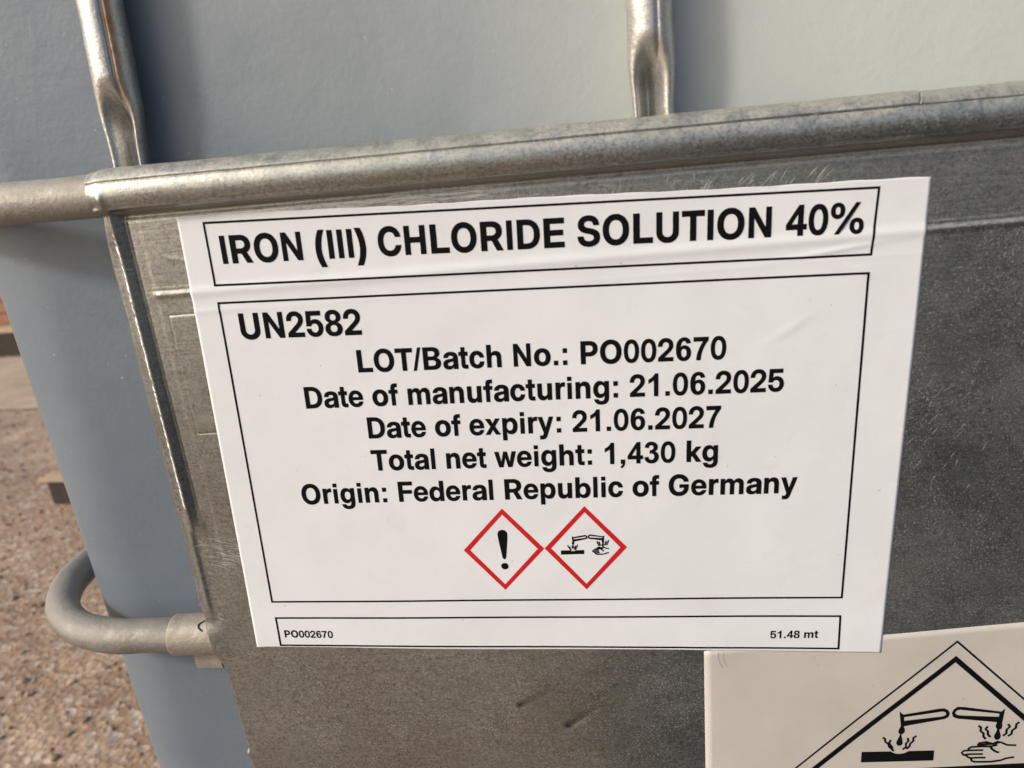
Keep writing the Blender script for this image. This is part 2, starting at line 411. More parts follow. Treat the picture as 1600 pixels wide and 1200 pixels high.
for z in zflat:
    x = xs; zc = 11.0 - .012 * x
    ye = YC * 1000 - RS * 1000 * math.cos(ph); ze = zc + RS * 1000 * math.sin(ph)
    top = ze - .5                                   # squeeze rows under the sheath
    k = np.clip((z + 8) / 10.4, 0, 1); zz = z + k * (top - 2.4)
    s = np.clip((top - zz) / 2.9, 0, 1); s = s * s * (3 - 2 * s)
    y = ye * (1 - s) + (-relief(x, zz)) * s
    rows.append(np.stack([x, y, zz], 1))
G = np.array(rows)
# slant the left columns to the real outline
e = plate_edge(G[:, 0, 2]); X = G[:, :, 0]
t = np.clip((-20 - X) / 14, 0, 1); G[:, :, 0] = np.where(X < -20, -20 + (e[:, None] + 20) * t, X)
# re-evaluate relief for moved columns below the sheath
nph = len(s_phi)
sub = G[nph:]; zc = 11.0 - .012 * sub[:, :, 0]
top = zc + RS * 1000 * math.sin(ph) - .5; s = np.clip((top - sub[:, :, 2]) / 2.9, 0, 1); s = s * s * (3 - 2 * s)
sub[:, :, 1] = (YC * 1000 - RS * 1000 * math.cos(ph)) * (1 - s) - relief(sub[:, :, 0], sub[:, :, 2]) * s
# rounded left rim turned back
sub[:, :, 1] += 1.6 * sstep(1.6, 0, sub[:, :, 0] - sub[:, :1, 0]) 
V = G.reshape(-1, 3) / 1000; V[:, 2] += Z0
F = gridfaces(G.shape[0], G.shape[1])[:, ::-1]
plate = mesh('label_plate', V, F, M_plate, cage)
def stain_shade(x, z):                          # dirty knock marks with shadow trails painted in; shade painted in the rim channel
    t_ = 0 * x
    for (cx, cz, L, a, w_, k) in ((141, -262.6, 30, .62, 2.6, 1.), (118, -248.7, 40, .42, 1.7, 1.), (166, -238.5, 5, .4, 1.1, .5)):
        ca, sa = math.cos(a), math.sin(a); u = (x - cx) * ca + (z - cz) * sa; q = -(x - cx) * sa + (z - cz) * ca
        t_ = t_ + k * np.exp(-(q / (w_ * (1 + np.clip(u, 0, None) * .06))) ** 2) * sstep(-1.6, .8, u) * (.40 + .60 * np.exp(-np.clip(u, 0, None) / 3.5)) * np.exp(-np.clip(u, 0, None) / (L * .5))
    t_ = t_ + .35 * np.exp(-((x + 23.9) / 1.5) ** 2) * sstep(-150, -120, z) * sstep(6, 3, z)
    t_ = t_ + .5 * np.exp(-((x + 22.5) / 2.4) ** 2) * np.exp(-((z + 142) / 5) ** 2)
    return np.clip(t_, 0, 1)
a_ = plate.data.attributes.new('stain_shade', 'FLOAT', 'POINT'); q_ = G.reshape(-1, 3); a_.data.foreach_set('value', stain_shade(q_[:, 0], q_[:, 2]).astype(np.float32))
so_ = plate.modifiers.new('thickness', 'SOLIDIFY'); so_.thickness = .0008; so_.offset = -1

# sleeve of the plate pressed round the lower tube, with its crack and the little tab below
xs_ = np.linspace(-.0565, -.0302, 36); V = []
for x in xs_:
    k = 0; st = sstep(-.0565, -.0560, x)
    r = .0094 + .0010 * st
    for j in range(48):
        t = 2 * math.pi * j / 48
        V.append((x, .0085 - r * math.cos(t), -.2072 + Z0 + r * (1 + .04 * k) * math.sin(t) + .00006 * math.sin(x * 9000)))
sleeve = mesh('tube_sleeve', np.array(V), gridfaces(36, 48, True)[:, ::-1], M_sleeve, plate)
ss = sleeve.modifiers.new('thickness', 'SOLIDIFY'); ss.thickness = .0006; ss.offset = -1
pts = []
for t in np.linspace(0, 1, 22):           # curved crack at the sleeve's upper right
    a = R(150 - 175 * t); x = -.0352 + .0040 * math.cos(R(60 + 190 * t)); ang = R(80 - 38 * t)
    r = .01048; pts.append((x, .0085 - r * math.cos(ang), -.2072 + Z0 + r * math.sin(ang)))
Vc, Fc = sweep(pts, .00045, 8); mesh('crack', Vc, Fc, M_dark, plate)
vs, fs = box(-.0490, -.0338, .0065, .0095, -.2272 + Z0, -.2150 + Z0, .0006); mesh('mounting_tab', vs, fs, M_sleeve, plate, smooth=False)

# scratches: thin slivers of bare metal lying on the sheet
def surf_y(x, z): return -float(relief(np.array(x * 1000.), np.array(z * 1000.))) / 1000
def scratches(items):
    V, F = [], []
    for (x, z, ang, L, wd) in items:
        n_ = 6; c0 = len(V); cur = random.uniform(-.25, .25)
        for i in range(n_ + 1):
            t = i / n_; a = ang + cur * (t - .5); px = x + math.cos(a) * L * (t - .5); pz = z + math.sin(a) * L * (t - .5)
            ww = wd * math.sin(math.pi * min(max(t, .04), .96)) * .5
            y = surf_y(px, pz) - .00006
            V.append((px - math.sin(a) * ww, y, pz + math.cos(a) * ww + Z0)); V.append((px + math.sin(a) * ww, y, pz - math.cos(a) * ww + Z0))
        for i in range(n_): q = c0 + 2 * i; F.append([q, q + 1, q + 3, q + 2])
    return V, F
it = []
for i in range(26): it.append((random.uniform(.212, .262), random.uniform(-.0125, -.0065), R(random.gauss(52, 7)), random.uniform(.003, .010), random.uniform(.00014, .00038)))
for i in range(26): it.append((random.uniform(.135, .215), random.uniform(-.008, -.0045), R(random.gauss(40, 30)), random.uniform(.002, .006), random.uniform(.0001, .00025)))
for i in range(110): it.append((random.uniform(.02, .13), random.uniform(-.0042, -.0005), R(random.gauss(1, 5)), random.uniform(.004, .014), random.uniform(.00010, .00026)))
for i in range(60): it.append((random.gauss(-.012, .0055), random.gauss(-.158, .006), R(random.gauss(-12, 8)), random.uniform(.004, .010), random.uniform(.00010, .00022)))
for i in range(26): it.append((random.gauss(-.0245, .0015), random.uniform(-.195, -.150), R(random.gauss(-25, 12)), random.uniform(.002, .004), random.uniform(.0001, .0002)))
for i in range(22): it.append((random.uniform(.30, .36), random.uniform(-.20, -.02), R(random.gauss(50, 30)), random.uniform(.001, .004), random.uniform(.00005, .00010)))
for i in range(40): it.append((random.uniform(0, .22), random.uniform(-.285, -.222), R(random.gauss(60, 40)), random.uniform(.002, .007), random.uniform(.00004, .00008)))
for i in range(230): it.append((random.gauss(-.0284, .0004), random.uniform(-.132, -.004), R(random.gauss(-52, 9)), random.uniform(.0014, .0030), random.uniform(.00014, .0003)))  # worn slivers along the ridge crest, also painting in its highlight
for i in range(28): it.append((random.gauss(.310, .012), random.gauss(-.115, .014), R(random.gauss(62, 12)), random.uniform(.002, .006), random.uniform(.00008, .00016)))
V, F = scratches(it); s_ = mesh('scratch_marks', V, F, M_scratch, plate); s_['kind'] = 'stuff'

# glyph outlines (advance | contours) on a 1000 unit em, and the corrosive symbol in millimetres
GLYPHS = """
B|722|76 0 76 718 384 718 416 717 474 710 524 695 546 685 583 660 598 646 611 630 622 613 630 595 636 576 640 555 641 534 638 502 630 474 617 448 599 426 564 399 535 385 504 375 522 373 556 364 588 349 615 330 638 305 655 275 661 259 668 222 669 203 668 179 664 157 658 136 649 116 638 97 625 80 609 64 591 49 571 37 523 16 496 9 467 4 435 1 402 0|235 120 379 120 401 121 421 124 456 135 482 154 491 166 498 180 503 212 498 244 482 270 475 278 457 290 435 299 410 305 381 306 235 306|235 421 371 421 384 421 419 428 438 436 454 448 466 462 477 489 479 509 478 525 469 552 460 564 450 574 438 583 408 594 390 597 371 598 235 598
C|722|376 -19 338 -17 303 -12 268 -3 236 10 205 27 176 47 150 69 127 96 106 125 87 157 72 192 59 230 51 270 46 313 44 359 46 404 51 447 59 488 71 526 87 561 105 593 126 623 150 649 176 672 205 691 236 708 268 721 303 730 338 735 376 737 424 734 469 725 511 709 549 689 583 663 614 632 639 597 660 557 675 513 684 465 534 465 524 501 502 541 472 571 454 582 424 594 390 599 355 598 334 595 314 589 279 570 263 557 236 526 225 507 208 464 197 415 194 359 197 303 208 254 215 231 236 192 263 161 278 148 314 129 334 123 355 120 390 119 424 124 463 141 488 161 508 186 524 216 534 252 684 252 675 204 660 161 639 121 627 103 599 70 567 41 530 18 511 8 469 -7 424 -16
D|722|331 0 145 0 145 129 323 129 350 130 376 133 399 138 421 146 440 155 458 167 487 196 499 214 509 233 517 255 528 303 531 359 528 415 517 464 509 485 499 505 487 522 473 538 458 551 440 563 421 572 399 580 376 585 351 588 324 589 142 589 142 718 333 718 375 716 415 711 452 702 487 690 520 674 550 655 578 633 602 609 623 581 642 550 658 517 670 481 678 443 683 402 685 359 683 316 678 276 670 238 658 202 642 168 624 138 602 110 578 85 550 63 520 44 487 28 452 16 414 7 374 2|229 718 229 0 76 0 76 718
E|667|76 0 76 718 621 718 621 587 237 587 237 426 592 426 592 298 237 298 237 131 621 131 621 0
F|611|76 0 76 718 587 718 587 587 232 587 232 415 563 415 563 288 232 288 232 0
G|778|390 -19 350 -17 312 -11 275 -2 241 11 209 28 179 48 152 72 128 98 106 128 88 160 72 195 60 233 51 272 46 314 44 359 46 404 51 447 60 488 73 526 89 561 108 593 130 623 155 649 182 672 212 691 244 708 278 721 313 730 349 735 388 737 437 734 506 719 548 701 586 679 604 666 636 636 650 620 674 584 693 545 705 502 708 479 551 479 537 520 513 553 498 567 471 583 440 594 405 599 369 598 347 595 307 581 289 570 258 543 233 507 223 487 208 441 201 388 200 359 201 330 208 277 223 231 233 210 258 175 273 160 308 137 328 129 349 123 371 120 414 119 450 126 482 138 509 155 531 177 541 190 554 219 561 251 562 269 598 266 406 266 406 384 713 384 713 289 711 254 706 220 698 188 687 157 672 129 654 102 634 78 611 56 585 37 558 20 528 6 496 -5 462 -13 427 -17
H|722|71 0 71 718 218 718 218 432 504 432 504 718 651 718 651 0 504 0 504 300 218 300 218 0
I|278|69 0 69 716 213 716 213 0
L|611|76 0 76 718 239 718 239 131 583 131 583 0
N|722|73 0 73 716 214 716 507 238 507 716 641 716 641 0 496 0 207 467 207 0
O|778|389 -19 351 -17 314 -12 278 -3 245 10 213 27 183 47 155 70 131 96 109 125 89 157 73 192 60 230 51 270 46 313 44 359 46 404 51 447 60 488 73 526 89 561 109 593 131 622 155 649 183 672 213 691 245 708 278 721 314 730 351 735 389 737 428 735 464 730 500 721 533 708 565 691 595 672 623 649 647 622 669 593 689 561 705 526 718 488 727 447 732 404 734 359 732 313 727 270 718 230 705 192 689 157 669 125 647 95 623 69 595 46 565 27 533 10 500 -3 464 -12 428 -17|389 119 411 120 431 123 451 129 487 147 503 159 518 173 543 208 562 251 569 275 576 329 577 359 576 388 569 442 562 467 543 510 518 545 503 559 487 571 451 589 431 595 411 598 389 599 367 598 347 595 327 589 291 571 275 559 260 545 235 510 216 467 209 442 202 388 201 359 202 329 209 275 216 251 235 208 260 173 275 159 291 147 327 129 347 123 367 120
P|667|76 0 76 718 362 718 394 717 452 708 478 700 526 677 565 646 581 627 595 607 606 585 615 561 622 536 626 509 627 481 626 453 622 426 615 401 606 377 594 355 580 335 564 316 525 285 477 262 450 254 392 245 360 244 162 244 162 372 352 372 381 374 407 381 429 391 439 398 455 414 467 433 474 456 477 481 474 506 467 529 455 548 439 564 429 571 407 581 381 588 352 590 230 590 230 0
R|722|76 0 76 718 381 718 414 717 475 708 503 700 553 677 575 662 594 646 611 627 626 607 638 585 647 561 654 536 658 509 660 481 658 453 654 427 647 402 637 379 624 357 608 337 591 319 571 303 548 289 524 277 497 267 468 259 438 253 371 248 173 248 173 371 371 371 401 373 428 380 462 397 486 423 496 444 501 468 501 494 496 518 479 549 461 565 440 577 415 586 401 589 370 591 238 591 238 0|504 0 332 325 501 325 677 0
S|667|337 -19 300 -18 266 -14 234 -8 204 0 176 11 151 24 128 39 108 56 90 76 74 97 62 121 52 146 45 173 40 202 39 233 189 233 190 218 196 191 208 166 225 146 247 130 273 118 304 111 354 109 370 110 410 120 432 130 458 152 464 160 472 179 475 200 470 225 461 240 440 259 394 280 344 293 268 309 227 320 190 332 158 347 130 364 106 383 87 405 72 429 62 455 55 483 53 513 55 539 59 564 66 588 76 610 88 631 103 650 140 683 162 697 186 709 212 719 240 727 269 733 300 736 332 737 365 736 426 727 453 719 479 709 503 696 524 682 543 665 560 647 575 627 587 605 597 581 605 556 612 500 466 500 463 519 458 537 450 553 440 567 427 580 395 599 356 608 319 609 281 602 258 593 232 574 219 559 212 541 209 521 211 504 217 489 234 471 262 455 301 441 403 418 467 401 521 380 550 363 575 344 595 322 610 298 616 285 627 242 629 210 628 183 623 157 616 132 607 109 594 88 579 68 561 50 541 35 518 21 493 9 466 -1 437 -9 406 -15 372 -18
T|611|14 587 14 718 598 718 598 587 382 587 382 0 230 0 230 587
U|722|362 -19 327 -18 295 -14 264 -7 236 2 209 14 161 45 141 64 123 85 108 108 95 132 85 158 78 186 73 215 72 246 72 718 218 718 218 258 221 226 229 198 244 172 253 160 274 141 299 126 345 115 379 115 395 117 424 126 450 141 471 160 494 197 499 211 504 242 505 258 505 718 651 718 651 246 650 215 645 186 638 158 628 132 615 107 600 85 582 64 562 45 514 14 487 2 459 -7 428 -14 396 -18
a|556|174 -11 154 -8 136 -3 103 12 88 21 63 44 44 72 33 107 30 126 29 147 32 181 35 196 46 223 61 246 92 272 130 292 159 301 223 313 339 328 360 337 365 341 371 351 373 366 369 388 363 400 353 411 333 423 307 430 277 431 248 426 224 415 207 399 196 379 193 363 47 363 49 385 54 406 69 443 80 460 93 476 124 503 163 524 186 532 210 538 263 545 292 546 335 544 374 538 409 528 453 506 466 497 488 476 505 452 517 424 525 394 527 360 527 -5 375 -5 375 71 373 71 353 42 337 25 318 11 297 0 273 -8 231 -14|273 93 298 97 320 105 339 117 354 132 365 150 374 180 374 245 258 219 222 209 201 197 186 181 178 160 179 138 188 120 197 110 224 97 249 93
b|611|344 -14 307 -8 273 5 253 18 227 43 207 75 206 -3 61 -3 61 718 208 718 208 438 239 476 256 490 286 506 321 516 358 519 384 517 408 513 431 507 453 497 473 485 492 471 509 454 538 414 550 391 560 367 568 341 574 313 577 284 578 253 577 222 574 192 568 164 551 113 539 90 510 50 493 34 474 19 453 7 431 -2 408 -9 383 -13|332 106 356 112 377 123 395 139 410 161 421 187 429 235 429 271 421 319 410 345 387 375 367 389 356 394 332 399 318 400 292 397 268 388 257 382 238 365 222 343 211 317 204 287 201 253 204 219 211 189 222 162 238 141 257 124 268 117 292 108 305 106
c|556|287 -14 257 -13 229 -8 203 -1 178 9 154 21 132 37 113 54 95 74 79 96 54 146 45 173 39 202 35 233 34 266 35 298 39 329 45 358 54 386 79 436 95 458 113 478 132 495 154 511 178 523 203 533 229 540 257 545 287 546 344 540 362 536 411 516 439 497 464 474 485 448 502 418 515 385 522 350 524 331 384 331 377 362 359 392 338 409 319 418 305 421 289 422 263 419 251 415 230 403 213 385 198 362 184 319 180 284 180 247 184 213 198 170 221 137 230 129 251 117 263 113 289 110 305 111 344 126 370 157 384 202 524 202 520 165 504 115 487 86 466 59 441 36 412 17 380 2 344 -8 307 -13
d|611|229 -13 204 -9 181 -2 159 7 139 19 102 50 73 90 61 113 44 164 38 192 35 222 34 253 35 284 38 313 44 341 52 367 62 391 74 414 103 454 120 471 139 485 181 507 204 513 228 517 254 519 292 516 326 506 356 490 374 476 397 448 403 438 404 718 551 718 551 -3 406 -3 406 75 385 43 359 18 339 5 305 -8 268 -14|307 106 333 112 355 124 383 151 396 175 405 204 410 236 411 253 408 287 401 317 390 343 383 355 365 374 355 382 333 393 307 399 294 400 268 397 256 394 235 383 225 375 209 356 196 332 191 319 183 271 183 235 191 187 202 161 217 139 235 123 256 112 268 108 281 106
e|556|280 -14 250 -13 221 -8 194 -1 169 9 145 22 122 37 102 55 85 75 69 97 55 121 43 147 34 175 28 203 24 234 23 266 24 298 28 328 35 357 44 385 55 411 69 435 85 457 103 477 123 495 145 510 168 523 193 533 219 540 246 545 275 546 319 543 359 533 378 526 413 507 429 496 458 469 482 437 502 401 510 381 521 339 527 293 528 227 74 227 74 324 457 324 391 302 389 332 382 358 371 381 357 399 338 414 317 424 292 429 265 429 240 424 219 414 209 407 193 391 180 370 171 345 166 302 167 219 171 190 180 164 193 142 201 133 221 117 232 111 256 103 295 101 324 106 356 121 374 138 386 159 389 167 523 167 519 146 512 126 492 90 480 73 450 43 414 19 394 9 351 -6 304 -13
f|333|318 515 318 399 10 399 10 515|93 0 93 580 93 599 95 617 104 648 117 674 136 695 160 711 174 717 206 724 318 727 318 611 255 609 241 603 232 592 226 576 224 555 224 0
g|611|303 -217 248 -214 201 -203 160 -186 127 -163 113 -149 90 -118 81 -101 74 -83 65 -44 206 -44 214 -65 229 -82 242 -91 274 -102 303 -105 340 -100 356 -94 369 -86 381 -75 391 -63 399 -47 404 -30 407 -11 408 92 388 59 362 33 321 11 285 3 259 2 233 3 209 7 186 14 164 24 144 36 125 51 108 68 92 88 67 132 57 157 44 212 41 241 40 272 41 303 44 333 50 362 58 389 68 414 80 438 93 459 109 479 126 496 144 511 165 524 186 533 209 540 233 545 271 546 308 540 340 527 369 507 394 480 408 458 408 535 553 535 553 24 552 -9 548 -39 542 -67 533 -92 522 -114 508 -134 493 -152 475 -168 456 -181 434 -192 411 -201 386 -208 360 -213 332 -216|298 124 324 127 348 136 369 151 378 160 393 182 405 209 409 224 414 274 409 325 405 340 393 367 378 389 359 406 348 413 311 424 285 424 272 422 239 407 221 390 201 356 192 327 187 274 192 222 201 193 221 159 239 142 272 127
h|611|211 281 211 0 65 0 65 718 211 718 211 376 185 376 195 401 221 446 237 465 254 481 273 495 294 506 316 514 341 518 368 520 390 519 410 516 446 505 478 486 492 474 515 445 532 409 543 367 546 319 546 0 400 0 400 291 399 310 396 327 391 343 376 367 366 377 354 384 340 389 325 392 297 393 267 386 249 376 235 363 219 334 213 310
i|278|72 0 72 519 209 519 209 0|72 589 72 716 209 716 209 589
k|556|199 144 199 317 214 317 384 509 552 509 328 252 294 252|69 0 69 718 213 718 213 0|395 0 241 219 335 322 562 0
l|278|72 0 72 716 209 716 209 0
m|889|64 0 64 535 203 535 203 413 194 413 214 462 231 488 263 518 287 532 313 541 354 546 376 545 397 540 417 533 436 523 453 511 469 496 482 478 492 459 500 437 505 413 490 413 494 430 506 459 523 485 556 515 583 530 611 540 642 545 658 546 677 545 712 538 729 532 759 514 784 489 795 475 812 441 823 400 826 355 826 0 682 0 682 325 681 343 674 373 667 385 658 396 638 411 613 418 589 419 571 415 554 407 540 395 529 381 518 353 514 321 514 0 376 0 376 329 375 345 368 372 353 395 344 403 333 410 321 415 295 419 285 419 267 415 243 402 224 380 215 362 208 328 208 315 208 0
n|611|211 296 211 0 65 0 65 535 209 535 209 395 185 395 195 422 221 469 237 489 254 506 273 520 294 532 316 540 341 544 368 546 390 545 410 542 429 537 463 521 492 498 504 484 515 467 532 430 543 386 546 335 546 0 400 0 400 306 399 326 396 344 391 360 376 386 366 396 340 409 325 412 297 413 276 409 258 401 242 389 229 372 219 351 213 326
o|611|306 -14 274 -13 244 -8 216 -1 189 8 164 21 140 36 119 53 100 73 83 95 68 119 56 145 46 172 39 202 35 233 34 266 35 298 39 330 46 359 56 387 68 413 83 437 100 459 119 478 140 496 164 511 189 524 216 533 244 540 274 545 306 546 338 545 368 540 396 533 423 524 448 511 472 496 493 478 512 459 529 437 544 413 556 387 566 359 573 330 577 298 578 266 577 233 573 202 566 172 556 145 544 119 529 95 512 73 493 53 472 36 448 21 423 8 396 -1 368 -8 338 -13|306 111 333 114 357 123 377 137 395 157 408 182 418 212 423 247 423 285 418 319 414 335 402 363 387 385 367 403 345 414 333 418 306 421 280 418 256 409 245 403 225 385 210 363 198 335 191 303 189 285 189 247 194 212 204 182 217 157 235 137 245 129 267 118 292 112
p|611|62 -207 62 535 207 535 207 463 209 463 222 484 238 502 276 528 321 543 346 546 384 545 408 540 431 533 453 524 473 511 492 496 509 479 525 459 550 414 560 388 568 361 574 332 577 302 578 270 577 237 574 206 568 177 551 124 539 100 525 78 510 59 493 42 474 27 453 14 432 5 384 -7 358 -8 320 -4 296 2 265 18 238 41 216 71 209 83 209 -207|319 116 345 119 367 128 387 142 403 162 416 187 425 217 428 233 430 270 428 306 421 338 410 365 396 387 387 397 367 411 345 420 305 422 280 416 258 404 238 386 223 363 211 336 204 305 202 270 204 234 211 203 223 176 238 153 258 135 280 123 292 119
r|389|64 0 64 543 205 543 205 449 207 449 220 485 229 500 250 523 277 538 311 545 354 546 373 545 373 412 311 415 289 413 259 401 235 379 223 359 215 335 212 321 210 291 210 0
s|556|280 -14 226 -11 177 0 134 17 97 40 81 54 67 70 46 105 38 125 33 146 30 168 182 168 184 155 188 143 201 123 210 115 221 108 246 99 261 96 292 96 319 101 330 105 349 117 360 132 363 158 357 172 352 178 338 188 308 199 201 220 171 227 145 236 121 247 100 260 83 274 68 291 57 310 49 330 44 352 42 376 43 396 52 433 60 450 70 466 82 480 96 493 129 516 170 533 217 543 271 546 298 545 349 538 372 532 393 524 431 503 448 490 475 461 494 426 500 407 504 386 506 364 363 364 362 376 354 398 338 416 328 424 317 430 304 434 275 437 248 434 226 427 209 415 203 408 196 392 195 383 198 368 201 361 219 345 247 333 361 311 392 304 443 285 464 273 481 259 494 244 505 227 513 208 517 187 519 164 518 143 508 105 500 87 489 70 476 55 461 41 425 18 404 8 382 0 358 -6 307 -13
t|333|309 530 309 409 10 409 10 530|87 676 217 676 217 162 218 144 226 125 236 119 251 115 309 115 309 -6 205 -5 180 0 158 7 139 16 123 29 110 44 100 63 93 85 89 110 87 138
u|611|243 -14 222 -13 202 -10 183 -5 149 11 120 34 108 48 97 65 80 102 69 146 66 197 66 532 212 532 212 226 213 206 220 172 227 158 236 146 246 136 271 123 286 120 314 119 334 123 353 131 369 143 382 160 395 193 399 221 399 236 399 532 545 532 545 -3 401 -3 401 137 426 137 415 110 403 86 389 63 374 44 357 26 338 12 318 1 295 -8 270 -12
w|778|158 0 10 532 155 532 198 350 218 255 237 158 247 110 229 110 250 206 271 303 282 350 327 532 451 532 495 350 517 255 538 158 549 110 530 110 549 206 569 303 578 350 621 532 768 532 620 0 477 0 422 209 394 323 376 400 402 400 375 284 356 209 300 0
x|556|15 0 221 306 218 240 28 532 189 532 247 433 303 331 257 331 315 433 374 532 533 532 338 240 340 306 541 0 379 0 323 92 266 192 260 204 299 204 270 155 264 142 226 79 176 0
y|556|67 -214 67 -93 149 -91 166 -82 176 -69 187 -45 202 -1 10 532 161 532 242 272 275 157 296 80 255 80 286 195 308 272 390 532 539 532 321 -83 307 -117 283 -158 274 -169 243 -194 219 -205 192 -212 76 -214
0|556|278 -12 248 -10 220 -5 193 4 169 16 147 32 126 52 108 74 92 99 77 127 65 158 55 192 47 228 41 267 38 308 37 352 38 395 41 437 47 475 55 512 65 546 77 577 92 605 108 630 126 652 147 672 169 688 193 700 220 709 248 714 278 716 307 714 336 709 362 700 386 688 408 672 429 652 447 630 464 605 478 577 490 546 500 512 508 475 514 437 517 395 518 352 517 308 514 267 508 228 500 192 490 158 478 127 464 99 429 51 408 32 386 16 362 4 336 -5 307 -10|278 108 293 109 307 113 320 119 332 127 343 137 362 165 377 201 391 268 394 294 396 352 394 409 387 460 377 503 362 539 353 554 332 577 320 585 307 591 293 595 278 596 262 595 248 591 235 585 223 577 202 554 185 522 178 503 168 460 161 409 159 352 161 294 168 244 178 201 193 165 212 137 223 127 235 119 248 113 262 109
1|556|393 0 256 0 256 517 175 455 79 408 79 533 150 565 215 614 262 668 282 719 393 719
2|556|29 0 29 110 274 330 286 340 343 399 367 440 375 476 375 501 371 525 363 545 351 563 326 583 295 594 283 596 244 594 221 586 200 573 184 556 171 534 162 508 157 461 26 461 27 491 31 520 37 547 45 572 56 596 69 618 84 637 101 655 120 671 141 685 163 696 188 705 214 711 241 715 270 716 297 715 323 712 371 699 393 689 433 664 464 631 478 613 489 592 497 570 503 547 507 522 508 477 502 440 491 406 464 358 440 327 360 247 222 121 222 120 511 120 511 0
3|556|37 190 170 206 173 187 178 169 185 153 193 140 203 128 227 111 240 106 254 103 269 102 287 103 303 107 318 113 332 122 345 133 356 147 364 162 370 179 374 198 375 218 374 237 365 271 346 299 334 310 321 319 307 325 292 329 264 330 228 323 215 319 230 431 253 432 273 435 291 440 306 447 319 456 329 467 338 480 347 509 348 526 347 540 340 565 334 575 317 592 295 602 268 605 254 604 241 601 217 590 207 581 190 557 180 527 178 509 51 530 64 578 81 618 102 650 115 664 147 687 165 697 184 705 226 715 272 719 311 716 346 709 378 696 407 678 433 655 451 633 466 610 476 586 482 561 484 535 480 499 467 465 447 435 417 407 380 382 404 375 426 366 446 355 464 340 481 323 495 303 506 282 514 259 518 234 520 208 517 173 509 139 496 108 476 78 452 51 423 28 391 10 355 -3 315 -10 272 -13 235 -11 200 -4 168 7 138 23 111 43 87 67 67 94 53 123 43 155
4|556|319 0 319 144 26 144 26 264 337 719 452 719 452 264 541 264 541 144 452 144 452 0|319 264 319 509 155 264
5|556|277 -12 249 -11 198 -2 175 6 153 16 113 43 96 59 67 96 46 140 39 164 32 216 163 216 166 192 174 169 193 140 210 125 241 109 277 104 303 107 325 115 345 128 362 145 375 166 384 191 389 233 384 276 369 312 346 339 316 357 280 363 248 360 220 351 197 336 187 326 173 304 168 291 41 291 61 704 482 704 482 583 184 583 172 421 194 441 218 456 244 467 273 474 304 476 339 473 387 458 417 441 444 420 468 394 487 365 503 331 514 295 519 257 520 237 519 208 515 181 509 155 501 131 490 108 477 86 462 67 445 49 405 20 382 8 358 -1 332 -7 305 -11
6|556|509 541 376 526 369 555 364 568 358 578 342 594 322 604 298 607 266 601 238 583 226 569 215 551 206 525 199 494 193 456 189 411 210 432 233 449 258 461 285 468 314 470 347 467 377 460 406 447 433 429 458 406 480 379 496 349 508 316 516 279 518 240 515 198 508 159 495 123 478 90 455 60 428 34 399 14 366 0 331 -9 292 -12 250 -9 212 1 176 18 144 42 115 72 90 110 70 156 56 211 48 275 45 347 48 421 57 486 71 543 92 591 118 630 149 661 183 685 220 702 261 713 306 716 337 714 366 709 393 700 418 687 440 671 460 651 476 628 490 602 501 573|201 252 202 225 211 178 230 141 242 126 254 115 266 107 279 102 292 100 307 101 322 105 346 120 357 132 374 164 379 185 382 208 383 235 382 263 379 287 373 308 365 326 355 340 343 352 318 367 304 371 289 372 275 371 249 362 237 353 227 343 210 315 205 297 202 276
7|556|43 577 43 704 513 704 513 604 466 550 419 481 372 397 351 352 333 307 303 213 283 121 276 78 272 0 139 0 142 59 150 117 162 177 179 236 200 296 224 355 252 413 282 469 316 524 352 577
8|556|278 -12 249 -11 222 -8 196 -3 172 4 149 13 128 24 109 37 92 51 76 67 63 84 52 103 43 123 37 144 33 166 32 189 35 226 39 243 52 275 60 289 81 315 106 336 136 352 170 363 189 366 165 371 143 379 123 390 106 403 90 418 77 436 66 455 59 476 55 499 53 524 54 546 58 567 64 587 72 606 82 624 94 641 108 656 142 681 161 692 204 707 227 712 252 715 278 716 304 715 329 712 375 701 415 682 432 670 448 656 462 641 474 625 484 607 492 588 498 568 501 547 502 524 501 500 497 476 489 455 479 436 466 418 450 403 432 390 413 379 391 371 367 366 386 363 420 352 450 336 463 326 486 302 496 289 511 259 517 243 521 226 524 189 523 166 519 144 513 123 504 103 493 84 480 67 464 51 447 37 428 24 407 13 384 4 334 -8|278 96 302 98 335 109 352 121 367 137 378 155 386 188 386 212 377 245 360 272 352 280 324 297 302 304 278 306 254 304 232 297 204 280 189 264 178 245 170 212 169 199 171 176 178 155 189 137 203 121 221 109 253 98|289 417 318 424 335 433 355 453 364 470 370 490 372 511 370 533 360 561 343 582 319 598 289 605 267 605 237 598 220 588 201 569 188 543 184 511 188 480 201 453 213 439 237 424 267 417
(|333|35 241 41 349 57 458 74 528 94 595 118 656 144 710 159 734 314 734 288 675 254 580 235 513 213 410 201 307 198 241 203 154 217 69 241 -19 261 -79 299 -174 314 -208 159 -208 136 -168 115 -127 96 -84 80 -41 55 51 46 97 36 192
)|333|19 -208 60 -110 83 -48 109 40 126 125 134 212 135 241 129 341 120 410 98 513 79 580 45 675 19 734 174 734 189 710 215 656 239 595 268 493 276 458 288 385 297 276 298 241 297 192 287 97 267 5 253 -41 237 -84 218 -127 197 -168 174 -208
,|278|66 0 66 137 208 137 208 39 195 -45 150 -115 86 -155 58 -98 105 -65 128 -25 133 0
.|278|72 0 72 137 209 137 209 0
/|278|281 724 98 -12 -3 -12 180 724
:|333|98 0 98 137 235 137 235 0|98 381 98 519 235 519 235 381
